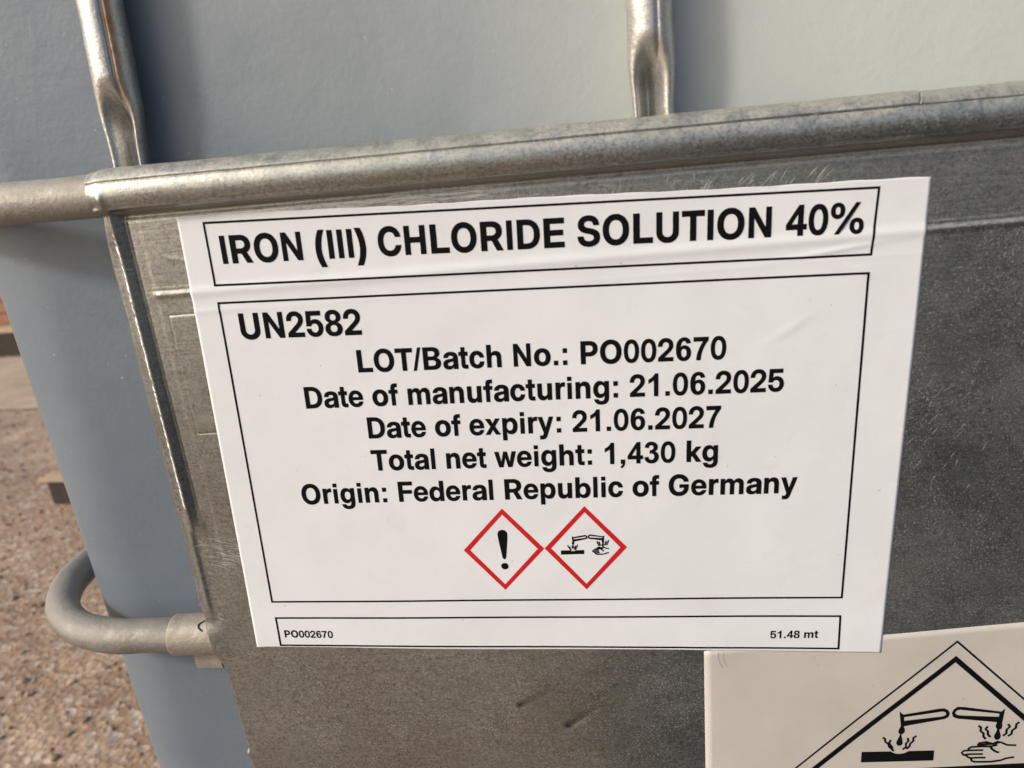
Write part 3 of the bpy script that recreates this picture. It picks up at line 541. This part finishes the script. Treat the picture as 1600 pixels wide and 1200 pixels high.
%|889|201 350 162 353 127 364 111 372 96 382 70 405 50 435 42 451 36 469 29 507 28 543 29 564 36 602 42 620 50 637 70 666 96 690 127 708 144 714 181 721 201 722 221 721 257 714 274 708 305 690 319 679 342 652 359 620 366 602 373 564 374 528 373 507 366 469 351 435 342 419 331 405 319 393 290 372 274 364 239 353|201 440 212 441 232 448 248 462 259 484 263 497 266 543 263 575 254 600 240 618 232 624 212 631 201 632 189 631 170 624 161 618 147 600 142 588 136 560 136 512 142 484 153 462 161 454 179 444 189 441|688 -22 668 -21 632 -14 615 -8 599 0 570 21 547 48 530 80 523 97 516 136 515 171 516 192 523 231 538 265 547 280 570 307 599 328 615 336 650 347 688 350 727 347 762 336 778 328 793 318 806 307 829 280 839 265 853 231 860 192 861 157 860 136 853 97 839 63 818 34 806 21 793 10 778 0 762 -8 745 -14 708 -21|700 69 710 72 728 83 736 91 742 100 747 112 753 140 753 188 747 216 736 238 728 246 710 257 688 260 666 257 648 246 635 228 626 203 623 157 626 125 635 100 648 83 666 72 677 69|135 -10 643 710 753 710 245 -10
"""
PIC_FILL = [[[(-23.16, 31.86), (-21.43, 30.08), (-5.4, 33.27), (-3.51, 33.35), (-1.77, 32.26), (-1.03, 30.53), (-1.52, 28.57), (-3.13, 27.56), (-19.52, 23.94), (-20.82, 23.6), (-22.08, 23.62), (-22.67, 28.75)], [(-21.18, 28.84), (-20.96, 26.47), (-3.93, 28.81), (-2.77, 29.4), (-2.27, 30.44), (-2.81, 31.49), (-4.13, 31.89)]], [[(23.01, 32.7), (21.47, 31.03), (4.99, 33.99), (2.37, 34.18), (0.81, 32.81), (0.1, 30.69), (0.86, 28.52), (2.83, 27.67), (19.83, 25.44), (22.25, 24.65), (22.51, 27.1)], [(20.93, 30.19), (20.83, 28.12), (3.43, 29.26), (1.97, 29.72), (1.18, 30.84), (1.8, 32.18), (3.42, 32.75)]], [[(-21.9, 23.99), (-22.59, 22.19), (-23.11, 20.76), (-22.85, 19.49), (-22.04, 18.91), (-21.17, 19.08), (-20.44, 20.07), (-20.42, 21.52), (-20.98, 23.1), (-21.13, 23.98)]], [[(-22.12, 19.48), (-22.46, 17.46), (-23.5, 14.82), (-23.64, 13.55), (-23.2, 12.52), (-22.29, 12.12), (-21.43, 12.49), (-20.99, 13.5), (-21.17, 15.03), (-21.68, 17.45), (-21.97, 19.47)]], [[(20.38, 25.55), (19.94, 24.08), (19.93, 22.54), (20.65, 21.28), (21.42, 21.08), (22.33, 21.56), (22.53, 23.1), (22.25, 24.65), (21.99, 25.51)]], [[(20.72, 21.59), (20.4, 19.74), (19.63, 17.57), (19.74, 16.32), (20.44, 15.25), (21.4, 15.23), (22.14, 15.97), (22.31, 17.33), (21.76, 19.4), (21.19, 21.58)]], [[(-39.23, 8.43), (-26.06, 8.6), (-25.09, 7.81), (-23.83, 7.28), (-22.34, 7.06), (-20.39, 7.35), (-18.95, 7.97), (-18.0, 8.72), (-6.54, 9.04), (-6.63, 3.33), (-39.42, 2.47)]], [[(13.31, 11.86), (16.64, 12.18), (18.55, 12.27), (20.88, 12.86), (22.69, 13.95), (21.23, 14.42), (18.96, 13.02), (16.49, 14.07), (16.09, 13.07), (13.73, 12.74)]]]
PIC_STROKE = [([(-30.17, 16.98), (-29.06, 16.32), (-28.78, 14.41), (-27.3, 13.11), (-26.98, 11.5), (-25.69, 10.2), (-24.65, 8.9)], 0.58), ([(-26.28, 15.51), (-26.99, 13.86), (-26.43, 12.45), (-25.39, 11.15), (-25.83, 9.88)], 0.58), ([(-14.83, 17.82), (-16.23, 16.71), (-16.13, 14.81), (-17.51, 13.24), (-17.67, 11.66), (-19.05, 10.08)], 0.58), ([(-18.81, 16.63), (-18.32, 14.85), (-19.46, 13.28), (-19.22, 11.36), (-20.76, 9.79)], 0.58), ([(12.19, 23.32), (13.35, 22.37), (13.38, 20.19), (14.77, 18.92), (14.82, 17.05), (15.99, 15.58)], 0.62), ([(16.35, 22.92), (15.43, 21.39), (16.57, 20.13), (16.72, 18.26), (17.95, 16.67)], 0.62), ([(29.97, 25.09), (28.67, 23.89), (28.63, 21.73), (27.11, 20.34), (27.05, 18.36), (25.5, 17.15)], 0.62), ([(25.13, 24.09), (25.98, 22.41), (24.7, 20.89), (24.75, 18.72), (23.36, 17.31)], 0.62), ([(29.77, 11.82), (25.72, 12.01), (22.72, 13.7), (19.46, 12.76), (16.26, 13.95), (13.21, 13.25), (12.8, 12.38), (13.58, 11.48)], 0.58), ([(21.41, 12.22), (18.62, 11.32), (14.31, 11.34), (10.02, 11.04), (8.87, 10.23), (8.94, 9.28)], 0.62), ([(15.44, 9.17), (9.2, 9.09), (6.81, 8.81), (5.92, 7.74), (6.74, 6.45), (8.46, 5.98)], 0.58), ([(15.39, 6.82), (9.85, 6.85), (7.22, 6.51)], 0.58), ([(16.76, 4.7), (13.87, 4.74), (10.02, 4.55), (8.77, 5.14), (8.21, 6.11)], 0.58), ([(10.28, 4.29), (10.73, 2.87), (12.13, 2.21), (19.36, 2.29), (23.63, 3.06), (25.92, 4.23), (29.45, 4.88)], 0.62), ([(18.38, 11.33), (19.23, 9.74), (20.79, 8.32), (22.52, 7.65)], 0.62)]
# ------------------------------------------------------------------ printed glyphs
def grow(c, d):
    """move a closed outline outwards (outer contours run clockwise, holes the other way)"""
    out = []; n_ = len(c)
    for i in range(n_):
        a = np.array(c[i - 1], float); b_ = np.array(c[i], float); e_ = np.array(c[(i + 1) % n_], float)
        u = b_ - a; u /= np.linalg.norm(u); w_ = e_ - b_; w_ /= np.linalg.norm(w_)
        n1 = np.array([-u[1], u[0]]); n2 = np.array([-w_[1], w_[0]]); m = n1 + n2; q = m.dot(m)
        m = m * (2 / q) if q > .5 else m / math.sqrt(q + 1e-9)
        out.append(tuple(b_ + m * d))
    return out
GL = {}
for ln in GLYPHS.strip('\n').split('\n'):
    ch, adv, rest = ln[0], *ln[2:].split('|', 1)
    cs = []
    for c in rest.split('|'):
        q = list(map(int, c.split())); cs.append([(q[i], q[i + 1]) for i in range(0, len(q), 2)])
    GL[ch] = (int(adv), [grow(c, 7) for c in cs])
def fill(contours, extra=0.0):
    """non-zero winding fill of 2-D contours -> verts, tris"""
    vs, es = [], []
    for c in contours:
        k = len(vs); vs += [Vector((float(a), float(b_))) for a, b_ in c]; es += [(k + i, k + (i + 1) % len(c)) for i in range(len(c))]
    if extra:
        A = np.array([tuple(v) for v in vs]); x0, y0 = A.min(0); x1, y1 = A.max(0)
        for y in np.arange(y0 + extra * .5, y1, extra):
            for x in np.arange(x0 + extra * .37, x1, extra): vs.append(Vector((float(x), float(y))))
    ov, oe, of, *_ = delaunay_2d_cdt(vs, es, [], 0, 1e-6)
    P = np.array([tuple(v) for v in ov]); T = np.array([list(f) for f in of])
    C = P[T].mean(1); wn = np.zeros(len(T))
    for c in contours:
        A = np.array(c, float); B = np.roll(A, -1, 0)
        for (ax, ay), (bx, by) in zip(A, B):
            if ay == by: continue
            m = (C[:, 1] >= min(ay, by)) & (C[:, 1] < max(ay, by))
            xi = ax + (C[:, 1] - ay) / (by - ay) * (bx - ax)
            wn += np.where(m & (xi > C[:, 0]), 1 if by > ay else -1, 0)
    T = T[np.abs(wn) > .5]
    return P, T
GC = {}
def text_geo(s, x0, x1, yl, yr, cap, extra=False):
    """text fitted between x0 and x1 (mm), baseline from yl to yr, capital height cap"""
    X = 0; items = []; prev = None
    for ch in s:
        if ch == ' ': X += 278; continue
        adv, cs = GL[ch]; items.append((ch, X)); X += adv
    lo = min(x + min(p[0] for c in GL[ch][1] for p in c) for ch, x in items)
    hi = max(x + max(p[0] for c in GL[ch][1] for p in c) for ch, x in items)
    sx = (x1 - x0) / (hi - lo); sy = cap / 716
    V, F = [], []
    for ch, X in items:
        key = (ch, extra)
        if key not in GC: GC[key] = fill(GL[ch][1], 95 if extra else 0)
        P, T = GC[key]; k = len(V)
        for px, py in P:
            x = x0 + (px + X - lo) * sx; V.append((x, yl + (yr - yl) * (x - x0) / (x1 - x0) + py * sy))
        F += [[int(a) + k for a in t_] for t_ in T]
    return V, F
def stroke(pts, wd):
    """outline polygon of a polyline, mitred"""
    n_ = len(pts); L, Rr = [], []
    for i in range(n_):
        p = np.array(pts[i]); d = np.zeros(2)
        if i > 0: q = p - np.array(pts[i - 1]); d += q / np.linalg.norm(q)
        if i < n_ - 1: q = np.array(pts[i + 1]) - p; d += q / np.linalg.norm(q)
        d /= np.linalg.norm(d); nrm = np.array([-d[1], d[0]]) * wd / 2
        L.append(tuple(p + nrm)); Rr.append(tuple(p - nrm))
    return L + Rr[::-1]
def ccw(c):
    a = sum(p[0] * q[1] - q[0] * p[1] for p, q in zip(c, c[1:] + c[:1])); return c if a > 0 else c[::-1]
def line_strip(p, q, wd, step=1.5):
    p = np.array(p, float); q = np.array(q, float); d = q - p; L = np.linalg.norm(d); d /= L; nn_ = np.array([-d[1], d[0]]) * wd / 2
    k = max(1, int(L / step)); V = []; F = []
    for i in range(k + 1):
        c = p + d * L * i / k; V += [tuple(c - nn_), tuple(c + nn_)]
    for i in range(k): F.append([2 * i, 2 * i + 2, 2 * i + 3, 2 * i + 1])
    return V, F
def join(parts):
    V, F = [], []
    for v, f in parts:
        k = len(V); V += list(v); F += [[a + k for a in t_] for t_ in f]
    return V, F

# ------------------------------------------------------------------ the product label (A4), on the plate
A = R(-2.55); cA, sA = math.cos(A), math.sin(A)
lab = empty('product_label', (0, -.0002, Z0))
tag(lab, 'large white printed sheet reading IRON (III) CHLORIDE SOLUTION 40% stuck on the metal plate', 'label')
def lab_h(x, z):
    """forward height in mm of the paper at plate coordinates x,z (mm)"""
    h = .17 + .56 * np.exp(-((z + 31.8 + .003 * x) / 2.3) ** 2) + .17 * sstep(-200, -211, z) * sstep(196, 205, x)
    h += .35 * np.sin(x * .018 + .6) * np.sin(z * .021 + .4) + .10 * np.sin(x * .06 + z * .045)
    # puckers by the upper right corner, where the ridge lifts the paper
    h += .42 * np.exp(-((z + 37.5 - .10 * (x - 262)) / 1.1) ** 2) * np.exp(-((x - 262) / 17) ** 2)
    h += .36 * np.exp(-((z + 46 + .5 * (x - 272)) / 1.3) ** 2) * np.exp(-((x - 272) / 7) ** 2)
    h += .30 * np.exp(-((z + 62 + .8 * (x - 232)) / 1.9) ** 2) * np.exp(-((x - 232) / 8) ** 2)
    h += .22 * np.exp(-((z + 67 - .6 * (x - 246)) / 1.8) ** 2) * np.exp(-((x - 246) / 9) ** 2)
    h += .20 * np.exp(-((z + 40) / 1.0) ** 2) * np.exp(-((x - 8) / 14) ** 2)
    h += .12 * np.exp(-((z + 41.2 ) / .9) ** 2) * sstep(-5, 0, x) * .6
    return h
def to_plate(V, lift):
    V = np.array(V, float); x = V[:, 0] * cA - V[:, 1] * sA; z = V[:, 0] * sA + V[:, 1] * cA
    y = -(lab_h(x, z) + lift)
    return np.stack([x / 1000, y / 1000, z / 1000 + Z0], 1)
W_, H_ = 297.0, 210.0
gx = np.concatenate([np.arange(0, W_, 1.1), [W_]]); gz = -np.concatenate([np.arange(0, 48, .6), np.arange(48, H_, 1.6), [H_]])
V = []
for j, yv in enumerate(gz):
    for i, xv in enumerate(gx):
        x_, y_ = xv, yv
        if j == 0: y_ += .25 * math.sin(xv * .05) + .12 * math.sin(xv * .31)
        if j == len(gz) - 1: y_ += .3 * math.sin(xv * .035 + 1) - (.0 if xv > 4 else .3)
        V.append((x_, y_))
paperV = to_plate(V, 0)
sheet = mesh('paper_sheet', paperV, gridfaces(len(gz), len(gx))[:, ::-1], M_paper, lab)
md = sheet.modifiers.new('thickness', 'SOLIDIFY'); md.thickness = .00008; md.offset = -1
LIFT = .09
def ink(name, geo, mat, parent, smooth=False, label=None, lift=LIFT):
    V, F = geo
    V3 = to_plate(V, lift)
    o = mesh(name, V3, F, mat, parent, smooth); fix(o)
    if label: o['label'] = label
    return o
def fix(o):
    """turn every face to the front (-Y)"""
    bm = bmesh.new(); bm.from_mesh(o.data)
    for f in bm.faces:
        if f.normal.y > 0: f.normal_flip()
    bm.to_mesh(o.data); bm.free()
TXT = [("IRON (III) CHLORIDE SOLUTION 40%", 16.7, 273.9, -20.2, -19.3, 11.5, True),
       ("UN2582", 19.1, 72.5, -52.9, -52.7, 11.2, False),
       ("LOT/Batch No.: PO002670", 68.8, 223.8, -69.4, -68.2, 9.85, False),
       ("Date of manufacturing: 21.06.2025", 43.1, 247.4, -85.4, -82.75, 9.85, False),
       ("Date of expiry: 21.06.2027", 69.75, 222.4, -100.2, -98.1, 9.85, False),
       ("Total net weight: 1,430 kg", 69.6, 221.6, -115.8, -113.6, 9.85, False),
       ("Origin: Federal Republic of Germany", 34.9, 255.3, -132.0, -129.0, 9.85, False),
       ("PO002670", 15.3, 39.8, -204.2, -204.4, 4.05, False),
       ("51.48 mt", 247.5, 268.7, -203.1, -202.6, 4.05, False)]
for s_, x0, x1, yl, yr, cap, ex in TXT:
    ink('printed_text', text_geo(s_, x0, x1, yl, yr, cap, ex), M_ink, lab, label='printed line ' + s_.strip('%'))
for i, (tl, tr, br, bl) in enumerate([((11.3, -3.1), (278.4, -2.8), (277.5, -27.9), (11.4, -29.1)),
                         ((11.35, -36.8), (277.1, -35.1), (277.7, -181.2), (11.8, -184.1)),
                         ((12.3, -193.2), (277.8, -190.95), (278.2, -208.3), (12.4, -208.8))]):
    wd = .92; h = wd / 2
    geo = join([line_strip((tl[0] - h, tl[1]), (tr[0] + h, tr[1]), wd), line_strip((bl[0] - h, bl[1]), (br[0] + h, br[1]), wd),
                line_strip((tl[0], tl[1] - h), (bl[0], bl[1] + h), wd), line_strip((tr[0], tr[1] - h), (br[0], br[1] + h), wd)])
    ink('printed_frame', geo, M_ink, lab, label=['thin black frame round the product name', 'thin black frame round the batch details', 'thin black frame of the bottom strip'][i])
def ring(outer, inset):
    cx = sum(p[0] for p in outer) / 4; cy = sum(p[1] for p in outer) / 4; inn = []
    for px, py in outer:
        d = math.hypot(px - cx, py - cy); k = (d - inset) / d; inn.append((cx + (px - cx) * k, cy + (py - cy) * k))
    V = list(outer) + inn; F = []
    # subdivide each side
    VV = []; FF = []
    for i in range(4):
        a, b_ = outer[i], outer[(i + 1) % 4]; c_, d_ = inn[i], inn[(i + 1) % 4]; k = len(VV); N = 14
        for j in range(N + 1):
            t_ = j / N; VV += [(a[0] + (b_[0] - a[0]) * t_, a[1] + (b_[1] - a[1]) * t_), (c_[0] + (d_[0] - c_[0]) * t_, c_[1] + (d_[1] - c_[1]) * t_)]
        for j in range(N): FF.append([k + 2 * j, k + 2 * j + 2, k + 2 * j + 3, k + 2 * j + 1])
    return VV, FF
D1 = [(108.1, -156.4), (127.1, -135.2), (145.35, -155.6), (126.2, -177.3)]
D2 = [(145.45, -155.5), (164.1, -134.4), (182.7, -155.1), (164.0, -177.0)]
d1 = ink('hazard_diamond', ring(D1, 3.0), M_red, lab, label='red diamond holding an exclamation mark')
d2 = ink('hazard_diamond', ring(D2, 3.0), M_red, lab, label='red diamond holding the corrosive symbol')
ex_c = [(124.25, -148.3), (124.5, -147.0), (125.3, -146.2), (126.5, -145.9), (127.7, -146.2), (128.6, -147.0), (128.85, -148.3), (128.6, -151.5), (127.6, -160.2), (127.2, -160.9), (126.75, -161.1), (126.3, -160.9), (125.9, -160.2), (124.6, -151.5)]
dot = [(126.7 + 1.72 * math.cos(t_), -164.75 + 1.72 * math.sin(t_)) for t_ in np.linspace(0, 2 * math.pi, 28)[:-1]]
ink('exclamation_mark', fill([ccw(ex_c), ccw(dot)]), M_ink, d1)
def pictogram(tr, wk=1.0, g=0.0):
    parts = []
    for c in PIC_FILL:
        cc = [ccw(c[0])] + [ccw(h_)[::-1] for h_ in c[1:]]
        parts.append(fill([grow([tr(*p) for p in q], -g) for q in cc]))
    st = [ccw(stroke([tr(*p) for p in pts], wd * wk)) for pts, wd in PIC_STROKE]
    for s1 in st: parts.append(fill([s1]))
    return join(parts)
ink('corrosive_symbol', pictogram(lambda x, y: (163.5 + .313 * (x + 5.8), -158.9 + .313 * (y - 1.5)), 1.0, .16), M_ink, d2)

# ------------------------------------------------------------------ the hazard sticker below it
haz = empty('hazard_sticker', (.3204, -.0003, Z0 - .2885))
tag(haz, 'white sticker with a black diamond corrosive sign below the large printed sheet', 'sticker')
def haz_xf(V, lift):
    V = np.array(V, float); x = V[:, 0] + 320.4; z = V[:, 1] - 288.5
    h = .35 * np.sin(x * .018 + .6) * np.sin(z * .021 + .4) + .10 * np.sin(x * .06 + z * .045)
    under = .55 - .25                                              # lies lower than the label that overlaps it
    y = -(h + .11 + lift)
    return np.stack([x / 1000, y / 1000, z / 1000 + Z0], 1)
V = []; hx = np.linspace(0, 1, 60); hz = np.linspace(0, 1, 40)
for j in hz:
    for i in hx:
        xl_ = -112.2 - 1.9 * j * .9; V.append((xl_ + i * 222, 64.4 + 17.0 * i * (1 - j) + (1 - j) * 4 - j * 120))
F = gridfaces(40, 60)[:, ::-1]
hs = mesh('sticker_sheet', haz_xf(V, 0), F, M_vinyl, haz); md = hs.modifiers.new('thickness', 'SOLIDIFY'); md.thickness = .00012; md.offset = -1
def hink(name, geo, mat=M_ink, lift=.06, label=None):
    V, F = geo; o = mesh(name, haz_xf(V, lift), F, mat, haz, False); fix(o)
    if label: o['label'] = label
    return o
def diamond_line(k, wd):
    t_, l_, b_, r_ = (0 - .3, 70.7), (-72.2, -2.2), (1.0, -74.5), (69.5, -1.6)
    c0 = (-.3, -1.9)
    pts = [((p[0] - c0[0]) * k + c0[0], (p[1] - c0[1]) * k + c0[1]) for p in (t_, l_, b_, r_)]
    return ring(pts, wd * 1.414)
hink('thin_outline', diamond_line(1.0, .95)); hink('thick_outline', diamond_line(.886, 2.5))
k = .882 * .965
hink('black_lower_half', ([(-72.2 * k, -3.6), (-11.5, -1.3), (34.3, 1.3), (69 * k, 3.1 - 1.5), (1.0, -1.9 - 72 * k)], [[0, 1, 4], [1, 2, 4], [2, 3, 4]]))
hink('corrosive_symbol', pictogram(lambda x, y: (x, y), 1.85, .16))
# scuff marks by the sticker's top-left corner
def sm(pts, wd): return fill([ccw(stroke(pts, wd))])
hink('scuff_mark', join([sm([(-105.5, 67.3), (-105.6, 64), (-104.9, 61), (-103.4, 58.6)], .55), sm([(-103.2, 67.3), (-103.3, 64), (-102.6, 61), (-101.6, 59.4)], .45)]), M_smudge, .03)

# ------------------------------------------------------------------ blurred things on the ground behind
def skid(x, y, rz, L, D, hgt, th, label, inset=.02):
    r = empty('wooden_pallet', (x, y, 0)); tag(r, label, 'pallet')
    for k in range(3):
        vs, fs = box(0, L, k * D / 3 + .004, (k + 1) * D / 3 - .004, hgt - th, hgt, .002)
        o = mesh('deck_board', [(a + x, b_ + y, c_) for a, b_, c_ in vs], fs, M_wood, r, False)
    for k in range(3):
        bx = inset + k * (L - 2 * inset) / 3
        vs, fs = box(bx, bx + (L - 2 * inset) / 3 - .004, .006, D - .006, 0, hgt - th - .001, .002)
        mesh('bearer', [(a + x, b_ + y, c_) for a, b_, c_ in vs], fs, M_shade_wood, r, False)
    r.rotation_euler.z = rz
    return r
skid(-1.005, 1.030, R(-8), .75, .05, .060, .009, 'small low wooden pallet lying on the stony ground just behind the tank')
skid(-3.30, 2.62, R(-6), 1.2, .9, .12, .02, 'weathered wooden pallet far back on the ground under the orange-brown crate')
cr = empty('wooden_crate', (-3.25, 2.68, .121)); tag(cr, 'blurred orange-brown crate standing on the farther pallet', 'crate'); cr.rotation_euler.z = R(-6)
for i in range(3):
    vs, fs = box(0, 1.02, 0, .02, .05 * i + .002, .05 * (i + 1) - .002, .002); mesh('side_board', [(a - 3.25, b_ + 2.68, c_ + .121) for a, b_, c_ in vs], fs, M_orange, cr, False)
    vs, fs = box(1.0, 1.02, .021, .8, .05 * i + .002, .05 * (i + 1) - .002, .002); mesh('side_board', [(a - 3.25, b_ + 2.68, c_ + .121) for a, b_, c_ in vs], fs, M_orange, cr, False)
vs, fs = box(0, 1.0, .022, .8, .13, .147); mesh('lid', [(a - 3.25, b_ + 2.68, c_ + .121) for a, b_, c_ in vs], fs, M_orange, cr, False)
gx = np.array([-7, -4, -2.6, -1.7, -1.2, -.5, 1.]); gy = np.array([1.75, 1.9, 2.1, 2.45])
V = np.array([(x, y + .05 * math.sin(x * 2.3 + 1) + .02 * math.sin(x * 11), .004) for y in gy for x in gx]); tag(mesh('path', V, gridfaces(4, 7), M_path, smooth=False), kind='structure')
# unseen dark sheet added in front of the tank for the metal to mirror
gx = np.array([.14, .5, 1, 2, 3, 4, 6.]); gy = np.array([-6, -3, -1.5, -.8, -.3, -.03])
V = np.array([(x, y + .02 * math.sin(x * 3), .004) for y in gy for x in gx]); tag(mesh('added_dark_sheet', V, gridfaces(6, 7), M_added_dark, smooth=False), kind='structure')
# loose stones on the ground
st_me = []
for k in range(5):
    bm = bmesh.new(); bmesh.ops.create_icosphere(bm, subdivisions=1, radius=1)
    for v_ in bm.verts: v_.co *= random.uniform(.7, 1.2); v_.co.z *= .55
    me = bpy.data.meshes.new('pebble'); bm.to_mesh(me); bm.free(); me.materials.append(M_ground); st_me.append(me)
V, F = [], []
for k in range(5200):
    x = random.uniform(-2.6, .1); y = random.uniform(.15, 3.2)
    if x > -.16 and y < 1.2: continue
    me = st_me[k % 5]; s_ = random.uniform(.0015, .0065); a = random.uniform(0, 6.28); q = len(V); ca, sa = math.cos(a), math.sin(a)
    V += [(x + s_ * (v_.co.x * ca - v_.co.y * sa), y + s_ * (v_.co.x * sa + v_.co.y * ca), s_ * (v_.co.z + .25)) for v_ in me.vertices]
    F += [[i + q for i in p_.vertices] for p_ in me.polygons]
for me in st_me: bpy.data.meshes.remove(me)
g_ = mesh('gravel', V, F, M_gravel if 'M_gravel' in globals() else M_ground, None, False); tag(g_, kind='stuff')
